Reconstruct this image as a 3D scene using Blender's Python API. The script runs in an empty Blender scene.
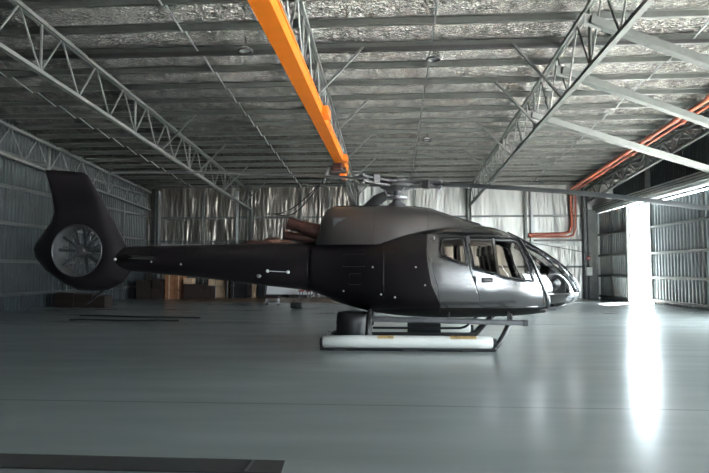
import bpy, bmesh, math, random
from mathutils import Vector, Matrix, noise
random.seed(7)
PI = math.pi
sc = bpy.context.scene
COL = sc.collection

# ------------------------------------------------------------------ camera, light, exposure
cam_d = bpy.data.cameras.new('camera'); cam = bpy.data.objects.new('camera', cam_d); COL.objects.link(cam)
cam.location = (0, 0, 1.39)
cam.rotation_euler = (math.radians(90 + 3.3), 0, math.radians(3.7))
cam_d.sensor_width = 36.0; cam_d.lens = 580 / 709 * 36.0
cam_d.clip_end = 400
sc.camera = cam

world = bpy.data.worlds.new('sky'); sc.world = world; world.use_nodes = True
wn = world.node_tree; bg = wn.nodes['Background']
bg.inputs[0].default_value = (0.80, 0.92, 1.0, 1); bg.inputs[1].default_value = 35.0

def portal(name, loc, rot, sx, sy):
    l = bpy.data.lights.new(name, 'AREA'); l.shape = 'RECTANGLE'; l.size = sx; l.size_y = sy
    l.energy = 1; l.cycles.is_portal = True
    o = bpy.data.objects.new(name, l); o.location = loc; o.rotation_euler = rot; COL.objects.link(o)
# sky portals sit in the two door openings of the +X wall and only guide sampling of the sky
sun_d = bpy.data.lights.new('sun', 'SUN'); sun_d.energy = 560.0; sun_d.angle = math.radians(1.0); sun_d.color = (1, 0.97, 0.92)
sun = bpy.data.objects.new('sun', sun_d); COL.objects.link(sun); sun.rotation_euler = Vector((0.50, 0.36, 0.79)).to_track_quat('Z', 'Y').to_euler()   # high sun outside the doors
portal('door_portal', (11.3, 9.6, 2.1), (0, math.radians(90), 0), 4.2, 15.4)
portal('front_portal', (6.7, -8.3, 2.1), (math.radians(90), 0, 0), 3.2, 4.2)
portal('gap_portal', (11.3, 25.8, 2.1), (0, math.radians(90), 0), 4.2, 2.0)

vs = sc.view_settings
vs.view_transform = 'Standard'; vs.look = 'None'; vs.exposure = -0.05; vs.gamma = 1.0; vs.use_curve_mapping = False
cy = sc.cycles
cy.max_bounces = 8; cy.diffuse_bounces = 4; cy.glossy_bounces = 5; cy.transmission_bounces = 6; cy.transparent_max_bounces = 10
cy.use_denoising = True
cy.sample_clamp_indirect = 20.0
cy.caustics_reflective = False; cy.caustics_refractive = False

# ------------------------------------------------------------------ materials
def mat(name, col, rough=0.5, metal=0.0, coat=0.0, noise_s=0, noise_a=0.0, bump_s=0, bump=0.0, bump_d=0.02, stretch=None, spec=0.5):
    m = bpy.data.materials.new(name); m.use_nodes = True
    nt = m.node_tree; b = nt.nodes['Principled BSDF']
    b.inputs['Base Color'].default_value = (*col, 1); b.inputs['Roughness'].default_value = rough
    b.inputs['Metallic'].default_value = metal; b.inputs['Coat Weight'].default_value = coat
    b.inputs['Coat Roughness'].default_value = 0.05
    b.inputs['Specular IOR Level'].default_value = spec
    tc = nt.nodes.new('ShaderNodeTexCoord'); mp = nt.nodes.new('ShaderNodeMapping')
    nt.links.new(tc.outputs['Object'], mp.inputs[0])
    if stretch: mp.inputs['Scale'].default_value = stretch
    if noise_a > 0:
        n = nt.nodes.new('ShaderNodeTexNoise'); n.inputs['Scale'].default_value = noise_s; n.inputs['Detail'].default_value = 5
        nt.links.new(mp.outputs[0], n.inputs['Vector'])
        r = nt.nodes.new('ShaderNodeMapRange'); r.inputs[1].default_value = 0.3; r.inputs[2].default_value = 0.7
        r.inputs[3].default_value = 1 - noise_a; r.inputs[4].default_value = 1 + noise_a
        nt.links.new(n.outputs[0], r.inputs[0])
        v = nt.nodes.new('ShaderNodeVectorMath'); v.operation = 'SCALE'; v.inputs[0].default_value = col
        nt.links.new(r.outputs[0], v.inputs['Scale']); nt.links.new(v.outputs[0], b.inputs['Base Color'])
    if bump > 0:
        n2 = nt.nodes.new('ShaderNodeTexNoise'); n2.inputs['Scale'].default_value = bump_s; n2.inputs['Detail'].default_value = 3
        nt.links.new(mp.outputs[0], n2.inputs['Vector'])
        bp = nt.nodes.new('ShaderNodeBump'); bp.inputs['Strength'].default_value = bump; bp.inputs['Distance'].default_value = bump_d
        nt.links.new(n2.outputs[0], bp.inputs['Height']); nt.links.new(bp.outputs[0], b.inputs['Normal'])
    return m

M = {}
M['steel'] = mat('galvanised_steel', (0.105, 0.113, 0.11), 0.5, 0.3, noise_s=6, noise_a=0.15)
M['steel_dark'] = mat('dark_steel', (0.10, 0.105, 0.11), 0.5, 0.3, noise_s=5, noise_a=0.2)
M['steel_light'] = mat('light_steel', (0.5, 0.52, 0.52), 0.45, 0.3, noise_s=5, noise_a=0.12)
M['white_steel'] = mat('white_steel', (0.8, 0.82, 0.82), 0.45)
M['purlin'] = mat('purlin_steel', (0.05, 0.054, 0.051), 0.5, 0.2, noise_s=4, noise_a=0.15)
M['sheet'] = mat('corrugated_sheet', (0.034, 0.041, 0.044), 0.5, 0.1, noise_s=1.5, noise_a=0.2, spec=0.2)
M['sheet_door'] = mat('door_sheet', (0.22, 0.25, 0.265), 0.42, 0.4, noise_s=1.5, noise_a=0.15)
M['strut'] = mat('strut_steel', (0.05, 0.055, 0.053), 0.5, 0.0, noise_s=5, noise_a=0.12, spec=0.3)
M['orange'] = mat('crane_orange', (0.62, 0.155, 0.008), 0.42, noise_s=3, noise_a=0.06)
M['pipe'] = mat('sprinkler_pipe_red', (0.36, 0.095, 0.055), 0.45, noise_s=4, noise_a=0.12)
M['black'] = mat('matte_black', (0.012, 0.012, 0.013), 0.5, noise_s=8, noise_a=0.2)
M['rubber'] = mat('rubber', (0.02, 0.02, 0.02), 0.75, noise_s=8, noise_a=0.2)
M['hubgrey'] = mat('hub_grey', (0.045, 0.045, 0.048), 0.6, 0.0, noise_s=8, noise_a=0.2, spec=0.2)
M['dkgrey'] = mat('dark_grey', (0.06, 0.06, 0.065), 0.4, 0.3, noise_s=8, noise_a=0.2)
M['grey'] = mat('mid_grey', (0.2, 0.2, 0.21), 0.4, 0.4, noise_s=8, noise_a=0.15)
M['alloy'] = mat('alloy', (0.5, 0.5, 0.5), 0.3, 0.9, noise_s=10, noise_a=0.1)
M['white'] = mat('white_paint', (0.8, 0.8, 0.78), 0.4)
M['floatcover'] = mat('float_cover', (0.70, 0.70, 0.65), 0.5, noise_s=3, noise_a=0.06, bump_s=9, bump=0.25, bump_d=0.01)
M['tan'] = mat('tan_patch', (0.48, 0.33, 0.15), 0.6, noise_s=12, noise_a=0.3)
M['card'] = mat('cardboard', (0.26, 0.11, 0.05), 0.8, noise_s=5, noise_a=0.2)
M['tanfloor'] = mat('bare_timber_floor', (0.30, 0.19, 0.12), 0.45, noise_s=2, noise_a=0.15)
M['plywood'] = mat('plywood', (0.50, 0.34, 0.22), 0.6, noise_s=3, noise_a=0.2, stretch=(1, 1, 6))
M['crate'] = mat('crate_brown', (0.022, 0.012, 0.010), 0.6, noise_s=5, noise_a=0.3)
M['exhaust'] = mat('exhaust_steel', (0.055, 0.027, 0.024), 0.35, 0.7, noise_s=10, noise_a=0.25)
M['redstuff'] = mat('red_plastic', (0.30, 0.03, 0.03), 0.45, noise_s=5, noise_a=0.1)
M['seat'] = mat('seat_leather', (0.03, 0.028, 0.03), 0.45, noise_s=10, noise_a=0.2)
M['tarp'] = mat('brown_tarp', (0.12, 0.06, 0.045), 0.6, noise_s=4, noise_a=0.3, bump_s=6, bump=0.5, bump_d=0.05)

def paint(name, col, metal, rough, coat=0.35, spec=0.5):
    m = mat(name, col, rough, metal, coat=coat, spec=spec)
    nt = m.node_tree; b = nt.nodes['Principled BSDF']
    # metallic flake
    v = nt.nodes.new('ShaderNodeTexVoronoi'); v.inputs['Scale'].default_value = 220
    tc = [n for n in nt.nodes if n.type == 'TEX_COORD'][0]
    nt.links.new(tc.outputs['Object'], v.inputs['Vector'])
    bp = nt.nodes.new('ShaderNodeBump'); bp.inputs['Strength'].default_value = 0.04; bp.inputs['Distance'].default_value = 0.002
    nt.links.new(v.outputs['Distance'], bp.inputs['Height']); nt.links.new(bp.outputs[0], b.inputs['Normal'])
    return m
M['paint'] = paint('metallic_grey_paint', (0.25, 0.245, 0.245), 0.85, 0.24)
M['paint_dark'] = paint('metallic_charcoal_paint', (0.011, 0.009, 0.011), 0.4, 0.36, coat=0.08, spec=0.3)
M['paint_cowl'] = paint('metallic_warm_grey_paint', (0.078, 0.072, 0.072), 0.7, 0.40)
M['belly'] = mat('satin_black', (0.006, 0.006, 0.006), 0.6, spec=0.15)
M['gloss_black'] = mat('gloss_black', (0.008, 0.008, 0.009), 0.15, 0, coat=0.5)

def glass(name, tint):
    m = bpy.data.materials.new(name); m.use_nodes = True; nt = m.node_tree
    b = nt.nodes['Principled BSDF']; nt.nodes.remove(b)
    out = [n for n in nt.nodes if n.type == 'OUTPUT_MATERIAL'][0]
    g = nt.nodes.new('ShaderNodeBsdfGlossy'); g.inputs['Roughness'].default_value = 0.02
    t = nt.nodes.new('ShaderNodeBsdfTransparent'); t.inputs[0].default_value = (*tint, 1)
    lw = nt.nodes.new('ShaderNodeLayerWeight'); lw.inputs[0].default_value = 0.5
    pw = nt.nodes.new('ShaderNodeMath'); pw.operation = 'POWER'; pw.inputs[1].default_value = 3.5; nt.links.new(lw.outputs['Facing'], pw.inputs[0])
    f = nt.nodes.new('ShaderNodeMath'); f.operation = 'MULTIPLY_ADD'; f.inputs[1].default_value = 0.85; f.inputs[2].default_value = 0.05; nt.links.new(pw.outputs[0], f.inputs[0])
    x = nt.nodes.new('ShaderNodeMixShader')
    nt.links.new(f.outputs[0], x.inputs[0]); nt.links.new(t.outputs[0], x.inputs[1]); nt.links.new(g.outputs[0], x.inputs[2])
    nt.links.new(x.outputs[0], out.inputs[0])
    return m
M['glass'] = glass('canopy_glass', (0.60, 0.55, 0.50))
M['glass_dark'] = glass('windshield_glass', (0.5, 0.5, 0.5))

# foil: crinkled reflective insulation
def foil(name, col, rough, metal, sx, sy, sz, strength, dist=.12, lo=.45, hi=1.25):
    m = bpy.data.materials.new(name); m.use_nodes = True; nt = m.node_tree; b = nt.nodes['Principled BSDF']
    b.inputs['Metallic'].default_value = metal; b.inputs['Roughness'].default_value = rough
    tc = nt.nodes.new('ShaderNodeTexCoord'); mp = nt.nodes.new('ShaderNodeMapping'); mp.inputs['Scale'].default_value = (sx, sy, sz)
    nt.links.new(tc.outputs['Object'], mp.inputs[0])
    n = nt.nodes.new('ShaderNodeTexNoise'); n.inputs['Scale'].default_value = 1; n.inputs['Detail'].default_value = 4; n.inputs['Distortion'].default_value = 0.6
    nt.links.new(mp.outputs[0], n.inputs['Vector'])
    v = nt.nodes.new('ShaderNodeTexVoronoi'); v.feature = 'DISTANCE_TO_EDGE'; v.inputs['Scale'].default_value = 1.3
    nt.links.new(mp.outputs[0], v.inputs['Vector'])
    a = nt.nodes.new('ShaderNodeMath'); a.operation = 'MULTIPLY_ADD'; a.inputs[1].default_value = 0.6
    nt.links.new(v.outputs['Distance'], a.inputs[0]); nt.links.new(n.outputs[0], a.inputs[2])
    bp = nt.nodes.new('ShaderNodeBump'); bp.inputs['Strength'].default_value = strength; bp.inputs['Distance'].default_value = dist
    nt.links.new(a.outputs[0], bp.inputs['Height']); nt.links.new(bp.outputs[0], b.inputs['Normal'])
    n2 = nt.nodes.new('ShaderNodeTexNoise'); n2.inputs['Scale'].default_value = 0.5; n2.inputs['Detail'].default_value = 6
    nt.links.new(mp.outputs[0], n2.inputs['Vector'])
    r = nt.nodes.new('ShaderNodeMapRange'); r.inputs[1].default_value = 0.3; r.inputs[2].default_value = 0.7; r.inputs[3].default_value = lo; r.inputs[4].default_value = hi
    nt.links.new(n2.outputs[0], r.inputs[0])
    s = nt.nodes.new('ShaderNodeVectorMath'); s.operation = 'SCALE'; s.inputs[0].default_value = col
    nt.links.new(r.outputs[0], s.inputs['Scale']); nt.links.new(s.outputs[0], b.inputs['Base Color'])
    return m
M['roof_foil'] = foil('roof_foil', (0.34, 0.33, 0.31), 0.26, 1.0, 10.0, 7.0, 2, 1.0, dist=.2, lo=.15, hi=1.55)
M['wall_foil_shaded'] = foil('wall_foil_shaded', (0.24, 0.22, 0.20), 0.30, 0.9, 3.5, 3.0, 0.6, 0.9)  # darker copy for the left part, light falloff put into its colour
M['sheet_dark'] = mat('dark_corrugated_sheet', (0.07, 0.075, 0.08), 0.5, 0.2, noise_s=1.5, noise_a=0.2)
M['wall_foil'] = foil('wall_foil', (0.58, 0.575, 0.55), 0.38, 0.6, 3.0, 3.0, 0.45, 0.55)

# floor: glossy grey-green epoxy with faint marks and joints
def floor_mat():
    m = bpy.data.materials.new('epoxy_floor'); m.use_nodes = True; nt = m.node_tree; b = nt.nodes['Principled BSDF']
    tc = nt.nodes.new('ShaderNodeTexCoord')
    mp = nt.nodes.new('ShaderNodeMapping'); mp.inputs['Scale'].default_value = (0.35, 1.6, 1); nt.links.new(tc.outputs['Object'], mp.inputs[0])
    n = nt.nodes.new('ShaderNodeTexNoise'); n.inputs['Scale'].default_value = 1.2; n.inputs['Detail'].default_value = 7; nt.links.new(mp.outputs[0], n.inputs['Vector'])
    cr = nt.nodes.new('ShaderNodeValToRGB'); cr.color_ramp.elements[0].position = 0.3; cr.color_ramp.elements[0].color = (0.285, 0.31, 0.295, 1)
    cr.color_ramp.elements[1].position = 0.72; cr.color_ramp.elements[1].color = (0.345, 0.37, 0.355, 1)
    nt.links.new(n.outputs[0], cr.inputs[0])
    # construction joint across the slab at y = 6.06, and one along x
    sx = nt.nodes.new('ShaderNodeSeparateXYZ'); nt.links.new(tc.outputs['Object'], sx.inputs[0])
    def line(out, pos, w):
        a = nt.nodes.new('ShaderNodeMath'); a.operation = 'SUBTRACT'; a.inputs[1].default_value = pos; nt.links.new(out, a.inputs[0])
        c = nt.nodes.new('ShaderNodeMath'); c.operation = 'ABSOLUTE'; nt.links.new(a.outputs[0], c.inputs[0])
        l = nt.nodes.new('ShaderNodeMath'); l.operation = 'LESS_THAN'; l.inputs[1].default_value = w; nt.links.new(c.outputs[0], l.inputs[0])
        return l.outputs[0]
    l1 = line(sx.outputs['Y'], 6.06, 0.018); l2 = line(sx.outputs['Y'], 15.2, 0.02)
    ad = nt.nodes.new('ShaderNodeMath'); ad.operation = 'MAXIMUM'; nt.links.new(l1, ad.inputs[0]); nt.links.new(l2, ad.inputs[1])
    ml = nt.nodes.new('ShaderNodeMath'); ml.operation = 'MULTIPLY'; ml.inputs[1].default_value = 0.4; nt.links.new(ad.outputs[0], ml.inputs[0])
    mx = nt.nodes.new('ShaderNodeMix'); mx.data_type = 'RGBA'; mx.inputs[7].default_value = (0.06, 0.07, 0.07, 1)
    nt.links.new(ml.outputs[0], mx.inputs[0]); nt.links.new(cr.outputs[0], mx.inputs[6]); nt.links.new(mx.outputs[2], b.inputs['Base Color'])
    n3 = nt.nodes.new('ShaderNodeTexNoise'); n3.inputs['Scale'].default_value = 0.8; n3.inputs['Detail'].default_value = 6; nt.links.new(mp.outputs[0], n3.inputs['Vector'])
    r = nt.nodes.new('ShaderNodeMapRange'); r.inputs[3].default_value = 0.16; r.inputs[4].default_value = 0.30; nt.links.new(n3.outputs[0], r.inputs[0]); nt.links.new(r.outputs[0], b.inputs['Roughness'])
    n4 = nt.nodes.new('ShaderNodeTexNoise'); n4.inputs['Scale'].default_value = 2.2; n4.inputs['Detail'].default_value = 2; nt.links.new(tc.outputs['Object'], n4.inputs['Vector'])
    bp = nt.nodes.new('ShaderNodeBump'); bp.inputs['Strength'].default_value = 0.12; bp.inputs['Distance'].default_value = 0.02
    nt.links.new(n4.outputs[0], bp.inputs['Height']); nt.links.new(bp.outputs[0], b.inputs['Normal'])
    b.inputs['Specular IOR Level'].default_value = 0.6
    return m
M['floor'] = floor_mat()
M['apron'] = mat('apron_concrete', (0.62, 0.62, 0.60), 0.8, noise_s=0.7, noise_a=0.1)

# ------------------------------------------------------------------ mesh helpers
class MB:
    def __init__(s): s.v = []; s.f = []; s.mi = []; s.cur = 0
    def add(s, vs, fs):
        o = len(s.v); s.v += [tuple(p) for p in vs]; s.f += [tuple(i + o for i in f) for f in fs]; s.mi += [s.cur] * len(fs); return s
    def box(s, x0, x1, y0, y1, z0, z1):
        return s.add([(x0,y0,z0),(x1,y0,z0),(x1,y1,z0),(x0,y1,z0),(x0,y0,z1),(x1,y0,z1),(x1,y1,z1),(x0,y1,z1)],
                     [(0,3,2,1),(4,5,6,7),(0,1,5,4),(1,2,6,5),(2,3,7,6),(3,0,4,7)])
    def bar(s, a, b, w, h, up=(0,0,1)):     # rectangular bar between two points
        a = Vector(a); b = Vector(b); d = (b - a).normalized(); u = Vector(up)
        if abs(d.dot(u)) > 0.98: u = Vector((0,1,0))
        r = d.cross(u).normalized(); u = r.cross(d).normalized()
        P = []
        for p in (a, b):
            for sx, sz in ((-1,-1),(1,-1),(1,1),(-1,1)): P.append(p + r*(sx*w/2) + u*(sz*h/2))
        return s.add(P, [(0,1,2,3),(7,6,5,4),(0,4,5,1),(1,5,6,2),(2,6,7,3),(3,7,4,0)])
    def tube(s, pts, r, n=10, cap=True):
        pts = [Vector(p) for p in pts]; k = len(pts)
        rs = r if isinstance(r, (list, tuple)) else [r] * k
        t0 = (pts[1] - pts[0]).normalized(); u = Vector((0,0,1)) if abs(t0.z) < 0.9 else Vector((0,1,0))
        nrm = (u - t0 * u.dot(t0)).normalized(); P = []
        for i, p in enumerate(pts):
            t = (pts[min(i+1,k-1)] - pts[max(i-1,0)]).normalized()
            nrm = (nrm - t * nrm.dot(t)).normalized(); bi = t.cross(nrm)
            for j in range(n):
                a = 2*PI*j/n; P.append(p + (nrm*math.cos(a) + bi*math.sin(a)) * rs[i])
        F = [(i*n+j, i*n+(j+1)%n, (i+1)*n+(j+1)%n, (i+1)*n+j) for i in range(k-1) for j in range(n)]
        if cap: F += [tuple(range(n))[::-1], tuple(range((k-1)*n, k*n))]
        return s.add(P, F)
    def rev(s, prof, c=(0,0,0), axis='z', n=24):   # prof: (radius, height) pairs
        P = []; k = len(prof)
        for r, h in prof:
            for j in range(n):
                a = 2*PI*j/n; x, y, z = r*math.cos(a), r*math.sin(a), h
                if axis == 'y': x, y, z = x, h, y
                if axis == 'x': x, y, z = h, x, y
                P.append((c[0]+x, c[1]+y, c[2]+z))
        F = [(i*n+j, i*n+(j+1)%n, (i+1)*n+(j+1)%n, (i+1)*n+j) for i in range(k-1) for j in range(n)]
        F += [tuple(range(n))[::-1], tuple(range((k-1)*n, k*n))]
        return s.add(P, F)
    def build(s, name, m, parent=None, smooth=False, bevel=0, fixn=True):
        me = bpy.data.meshes.new(name); me.from_pydata(s.v, [], s.f); me.update()
        ms = m if isinstance(m, (list, tuple)) else [m]
        for q in ms: me.materials.append(M[q] if isinstance(q, str) else q)
        for p, i in zip(me.polygons, s.mi): p.material_index = i
        if fixn:
            bm = bmesh.new(); bm.from_mesh(me); bmesh.ops.recalc_face_normals(bm, faces=bm.faces); bm.to_mesh(me); bm.free()
        if smooth:
            me.shade_smooth()
            me.set_sharp_from_angle(angle=math.radians(40))
        o = bpy.data.objects.new(name, me); COL.objects.link(o)
        if parent: o.parent = parent
        if bevel:
            b = o.modifiers.new('bevel', 'BEVEL'); b.width = bevel; b.segments = 2; b.limit_method = 'ANGLE'
        return o

def tag(o, label=None, cat=None, group=None, kind=None):
    if label: o['label'] = label
    if cat: o['category'] = cat
    if group: o['group'] = group
    if kind: o['kind'] = kind
    return o
def empty(name, loc, label, cat, group=None):
    o = bpy.data.objects.new(name, None); COL.objects.link(o); o.location = loc; o.empty_display_size = 0.2
    return tag(o, label, cat, group)
def part(mb, name, m, root, **k):       # mesh given in world coordinates, parented to a thing
    l = root.location; p = root
    while p.parent: p = p.parent; l = l + p.location
    mb.v = [(a - l.x, b - l.y, c - l.z) for a, b, c in mb.v]
    return mb.build(name, m, root, **k)
def subpart(mb, name, m, partobj, root, **k):
    l = root.location; mb.v = [(a - l.x, b - l.y, c - l.z) for a, b, c in mb.v]
    return mb.build(name, m, partobj, **k)
def lerp(tab, x):
    if x <= tab[0][0]: return tab[0][1]
    for (a, va), (b, vb) in zip(tab, tab[1:]):
        if x <= b:
            t = (x - a) / (b - a); return va + (vb - va) * t
    return tab[-1][1]
def spl(tab, x):    # monotone-ish smooth interpolation (Catmull-Rom through the table)
    n = len(tab)
    if x <= tab[0][0]: return tab[0][1]
    if x >= tab[-1][0]: return tab[-1][1]
    for i in range(n - 1):
        if x <= tab[i+1][0]: break
    x0, y0 = tab[i]; x1, y1 = tab[i+1]; h = x1 - x0; t = (x - x0) / h
    def slope(k):
        if k == 0: return (tab[1][1]-tab[0][1])/(tab[1][0]-tab[0][0])
        if k == n-1: return (tab[-1][1]-tab[-2][1])/(tab[-1][0]-tab[-2][0])
        d0 = (tab[k][1]-tab[k-1][1])/(tab[k][0]-tab[k-1][0]); d1 = (tab[k+1][1]-tab[k][1])/(tab[k+1][0]-tab[k][0])
        if d0*d1 <= 0: return 0
        return 2*d0*d1/(d0+d1)
    m0, m1 = slope(i)*h, slope(i+1)*h
    return (2*t**3-3*t*t+1)*y0 + (t**3-2*t*t+t)*m0 + (-2*t**3+3*t*t)*y1 + (t**3-t*t)*m1
ORD = ['', 'second', 'third', 'fourth', 'fifth', 'sixth', 'seventh', 'eighth', 'ninth', 'tenth', 'eleventh', 'twelfth', 'thirteenth',
       'fourteenth', 'fifteenth', 'sixteenth', 'seventeenth', 'eighteenth', 'nineteenth', 'twentieth']


# ------------------------------------------------------------------ hangar shell
XL, XR, YB, YF = -13.0, 10.9, 29.9, -8.0
def zroof(y): return 6.88 - 0.063 * (y - 11.2)
TN = [0]
def trim(mb, m, **k):
    TN[0] += 1
    return tag(mb.build('trim_%d' % TN[0], m, **k), kind='structure')

tag(MB().box(XL-0.3, XR+0.6, YF-0.3, YB+0.3, -0.2, 0).build('floor', 'floor'), kind='structure')
tag(MB().box(-9.6, -1.2, 24.6, YB, 0, .003).build('floor', 'tanfloor'), kind='structure')
tag(MB().box(XR+0.6, 60, -45, 75, -0.25, -0.03).build('ground', 'apron'), kind='structure')
tag(MB().box(-30, XR+0.6, -45, YF-.31, -0.25, -0.03).build('ground', 'apron'), kind='structure')
b = MB()
nY = 2
b.add([(XL-.3, YF-.3, zroof(YF-.3)), (XR+.3, YF-.3, zroof(YF-.3)), (XR+.3, YB+.3, zroof(YB+.3)), (XL-.3, YB+.3, zroof(YB+.3)),
       (XL-.3, YF-.3, zroof(YF-.3)+.15), (XR+.3, YF-.3, zroof(YF-.3)+.15), (XR+.3, YB+.3, zroof(YB+.3)+.15), (XL-.3, YB+.3, zroof(YB+.3)+.15)],
      [(0,3,2,1),(4,5,6,7),(0,1,5,4),(1,2,6,5),(2,3,7,6),(3,0,4,7)])
tag(b.build('ceiling', 'roof_foil'), kind='structure')
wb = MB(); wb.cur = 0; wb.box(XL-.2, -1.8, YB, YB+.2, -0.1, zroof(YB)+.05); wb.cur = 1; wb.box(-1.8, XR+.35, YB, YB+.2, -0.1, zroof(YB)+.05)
tag(wb.build('wall_back', ['wall_foil_shaded', 'wall_foil']), kind='structure')
tag(MB().box(XL-.2, 5.1, YF-.2, YF, -0.1, zroof(YF)+.05).box(8.3, XR+.2, YF-.2, YF, -0.1, zroof(YF)+.05).box(5.1, 8.3, YF-.2, YF, 4.2, zroof(YF)+.05).build('wall_front', 'sheet_dark'), kind='structure')

def corrugated(name, x, y0, y1, z0, ztop, side, pitch=0.19, depth=0.035, m='sheet', parent=None, root=None):
    # vertical-rib sheet in the plane x = const, ribs proud towards 'side'
    mb = MB(); ys = []
    n = max(1, int(round((y1 - y0) / pitch))); p = (y1 - y0) / n
    for i in range(n):
        a = y0 + i*p
        ys += [(a, 0), (a+p*.5, 0), (a+p*.62, depth), (a+p*.88, depth)]
    ys.append((y1, 0))
    V = []
    for y, d in ys:
        zt = ztop(y) if callable(ztop) else ztop
        V += [(x+side*d, y, z0), (x+side*d, y, zt)]
    for y, d in ys:
        zt = ztop(y) if callable(ztop) else ztop
        V += [(x-side*.05, y, z0), (x-side*.05, y, zt)]
    k = len(ys); F = []
    for i in range(k-1):
        F.append((2*i, 2*i+2, 2*i+3, 2*i+1)); o = 2*k
        F.append((o+2*i, o+2*i+1, o+2*i+3, o+2*i+2))
        F.append((2*i+1, 2*i+3, o+2*i+3, o+2*i+1)); F.append((2*i, o+2*i, o+2*i+2, 2*i+2))
    F.append((0, 1, 2*k+1, 2*k)); F.append((2*k-2, 4*k-2, 4*k-1, 2*k-1))
    mb.add(V, F)
    if parent: return part(mb, name, m, parent)
    return mb.build(name, m)
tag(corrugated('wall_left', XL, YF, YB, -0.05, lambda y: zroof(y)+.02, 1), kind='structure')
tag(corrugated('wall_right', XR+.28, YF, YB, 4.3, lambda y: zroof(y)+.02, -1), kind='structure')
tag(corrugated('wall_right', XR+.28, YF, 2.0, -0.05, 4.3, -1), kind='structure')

# girts and columns on the left wall
for z in (0.55, 1.69, 2.96, 4.2, 5.3):
    trim(MB().box(XL+.04, XL+.16, YF, YB-.3, z-.05, z+.05), 'strut')
for y in (22.2, 27.0):
    trim(MB().box(XL+.04, XL+.18, y-.05, y+.05, 0, zroof(y)-1.3), 'steel')
# back wall: girts, ledge, columns, foil seam battens
for z in (1.55, 2.88, 4.12):
    trim(MB().box(XL+.2, XR-.3, YB-.13, YB-.01, z-.05, z+.05), 'steel')
trim(MB().box(XL+.9, XR-.6, YB-.2, YB-.13, 2.60, 2.72), 'steel_light')
BAYX = [-12.7, -7.35, -1.8, 3.85, 9.75]
for i, x in enumerate((-12.25, -7.35, -1.8, 3.9, 9.62)):
    w = .1
    trim(MB().box(x-w, x-w+.02, YB-.5, YB-.14, 0, zroof(YB)-.2).box(x+w-.02, x+w, YB-.5, YB-.14, 0, zroof(YB)-.2).box(x-w, x+w, YB-.33, YB-.31, 0, zroof(YB)-.2),
         'steel_dark' if i in (0, 4) else 'steel')
for x in (-9.85, -8.05, -4.7, -3.2, 1.2, 6.75, 7.05):
    trim(MB().box(x-.06, x+.06, YB-.24, YB-.14, 0, zroof(YB)-.2), 'steel_light' if x in (7.05, -8.05) else 'steel')

# ------------------------------------------------------------------ purlins
y = 12.06; pk = []
yy = 29.2
while yy > 5.5: pk.append(yy); yy -= 1.13
for i, y in enumerate(pk):
    z = zroof(y); h = .135
    mb = MB()
    # Z section: web, top flange, bottom flange with lip
    mb.box(XL+.1, XR-.05, y-.006, y+.006, z-h, z).box(XL+.1, XR-.05, y-.08, y, z-.012, z).box(XL+.1, XR-.05, y, y+.08, z-h, z-h+.012).box(XL+.1, XR-.05, y+.072, y+.08, z-h, z-h+.03)
    mb.v = [(a, bb, c) for a, bb, c in mb.v]
    if i == 0: nm = 'steel roof purlin running across the hangar, the one closest to the back wall'
    elif i < 20: nm = 'steel roof purlin running across the hangar, %s from the back wall' % ORD[i]
    else: nm = 'steel roof purlin running across the hangar, %s after the twentieth from the back wall' % ['first', 'next', 'third'][i-20]
    tag(mb.build('roof_purlin', 'purlin'), nm.strip(), 'roof beam', 'roof purlins across the hangar')

# ------------------------------------------------------------------ roof trusses
def ztop_ch(y): return zroof(y) - .27
def zbot_ch(y): return 5.56 - 0.055 * (y - 11.0)
def truss(X, label, y0, y1, zt=ztop_ch, zb=zbot_ch, r=.045, rw=.022, fly=(), first=None, pitch=1.5, m='steel', boxy=False):
    root = empty('roof_truss', (X, y1, zt(y1)), label, 'truss', 'roof trusses running front to back')
    mb = MB()
    if boxy:
        mb.bar((X, y0, zt(y0)), (X, y1, zt(y1)), .09, .09)
    else:
        mb.bar((X-.04, y0, zt(y0)), (X-.04, y1, zt(y1)), .06, .08).bar((X+.04, y0, zt(y0)), (X+.04, y1, zt(y1)), .06, .08)
    part(mb, 'top_chord', m, root)
    part(MB().bar((X, y0, zb(y0)), (X, y1, zb(y1)), .11, .08), 'bottom_chord', m, root)
    y = y1; k = 0
    while y - pitch > y0:
        ym = y - pitch * .5
        part(MB().tube([(X, y, zb(y)), (X, ym, zt(ym))], rw, 6), 'web_bar', m, root)
        part(MB().tube([(X, ym, zt(ym)), (X, y-pitch, zb(y-pitch))], rw, 6), 'web_bar', m, root)
        if k % 3 == 2: part(MB().tube([(X, y-pitch, zb(y-pitch)), (X, y-pitch, zt(y-pitch))], rw*1.5, 6), 'web_post', m, root)
        y -= pitch; k += 1
    for (yf, s) in fly:
        part(MB().bar((X, yf, zb(yf)+.02), (X+s*1.15, yf-.15, zroof(yf)-.16), .05, .05), 'fly_brace', m, root)
    return root
truss(-12.7, 'dark steel lattice truss lying along the corrugated left wall', 12, 29.6, r=.03)
truss(-7.35, 'grey steel lattice truss crossing the dark roof between tail and left wall', 6.5, 29.5,
      fly=[(pk[1], 1), (pk[4], 1), (pk[7], 1), (pk[10], 1)])
truss(-1.8, 'steel lattice truss directly above the orange crane beam', 6, 29.5, fly=[(pk[2], 1), (pk[5], 1), (pk[8], 1), (pk[11], 1), (pk[14], 1)])
truss(3.92, 'steel lattice truss above the cabin where the diagonal struts begin', 6, 29.5, m='strut', zb=lambda y: 5.49 - .041*(y-8.8), fly=[(pk[6], -1), (pk[9], -1), (pk[12], -1), (pk[14], -1)])
truss(9.75, 'steel lattice truss over the sliding doors beside the red pipes', 12, 29.6, zb=lambda y: 4.72 + .078*(30.3-y), rw=.03)

tag(MB().bar((XL+.15, 13.3, zroof(13.3)-.21), (8.6, 13.3, zroof(13.3)-.21), .10, .09).build('cross_beam', 'black'), 'heavy dark steel beam crossing the whole roof above the helicopter', 'roof beam')
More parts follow.
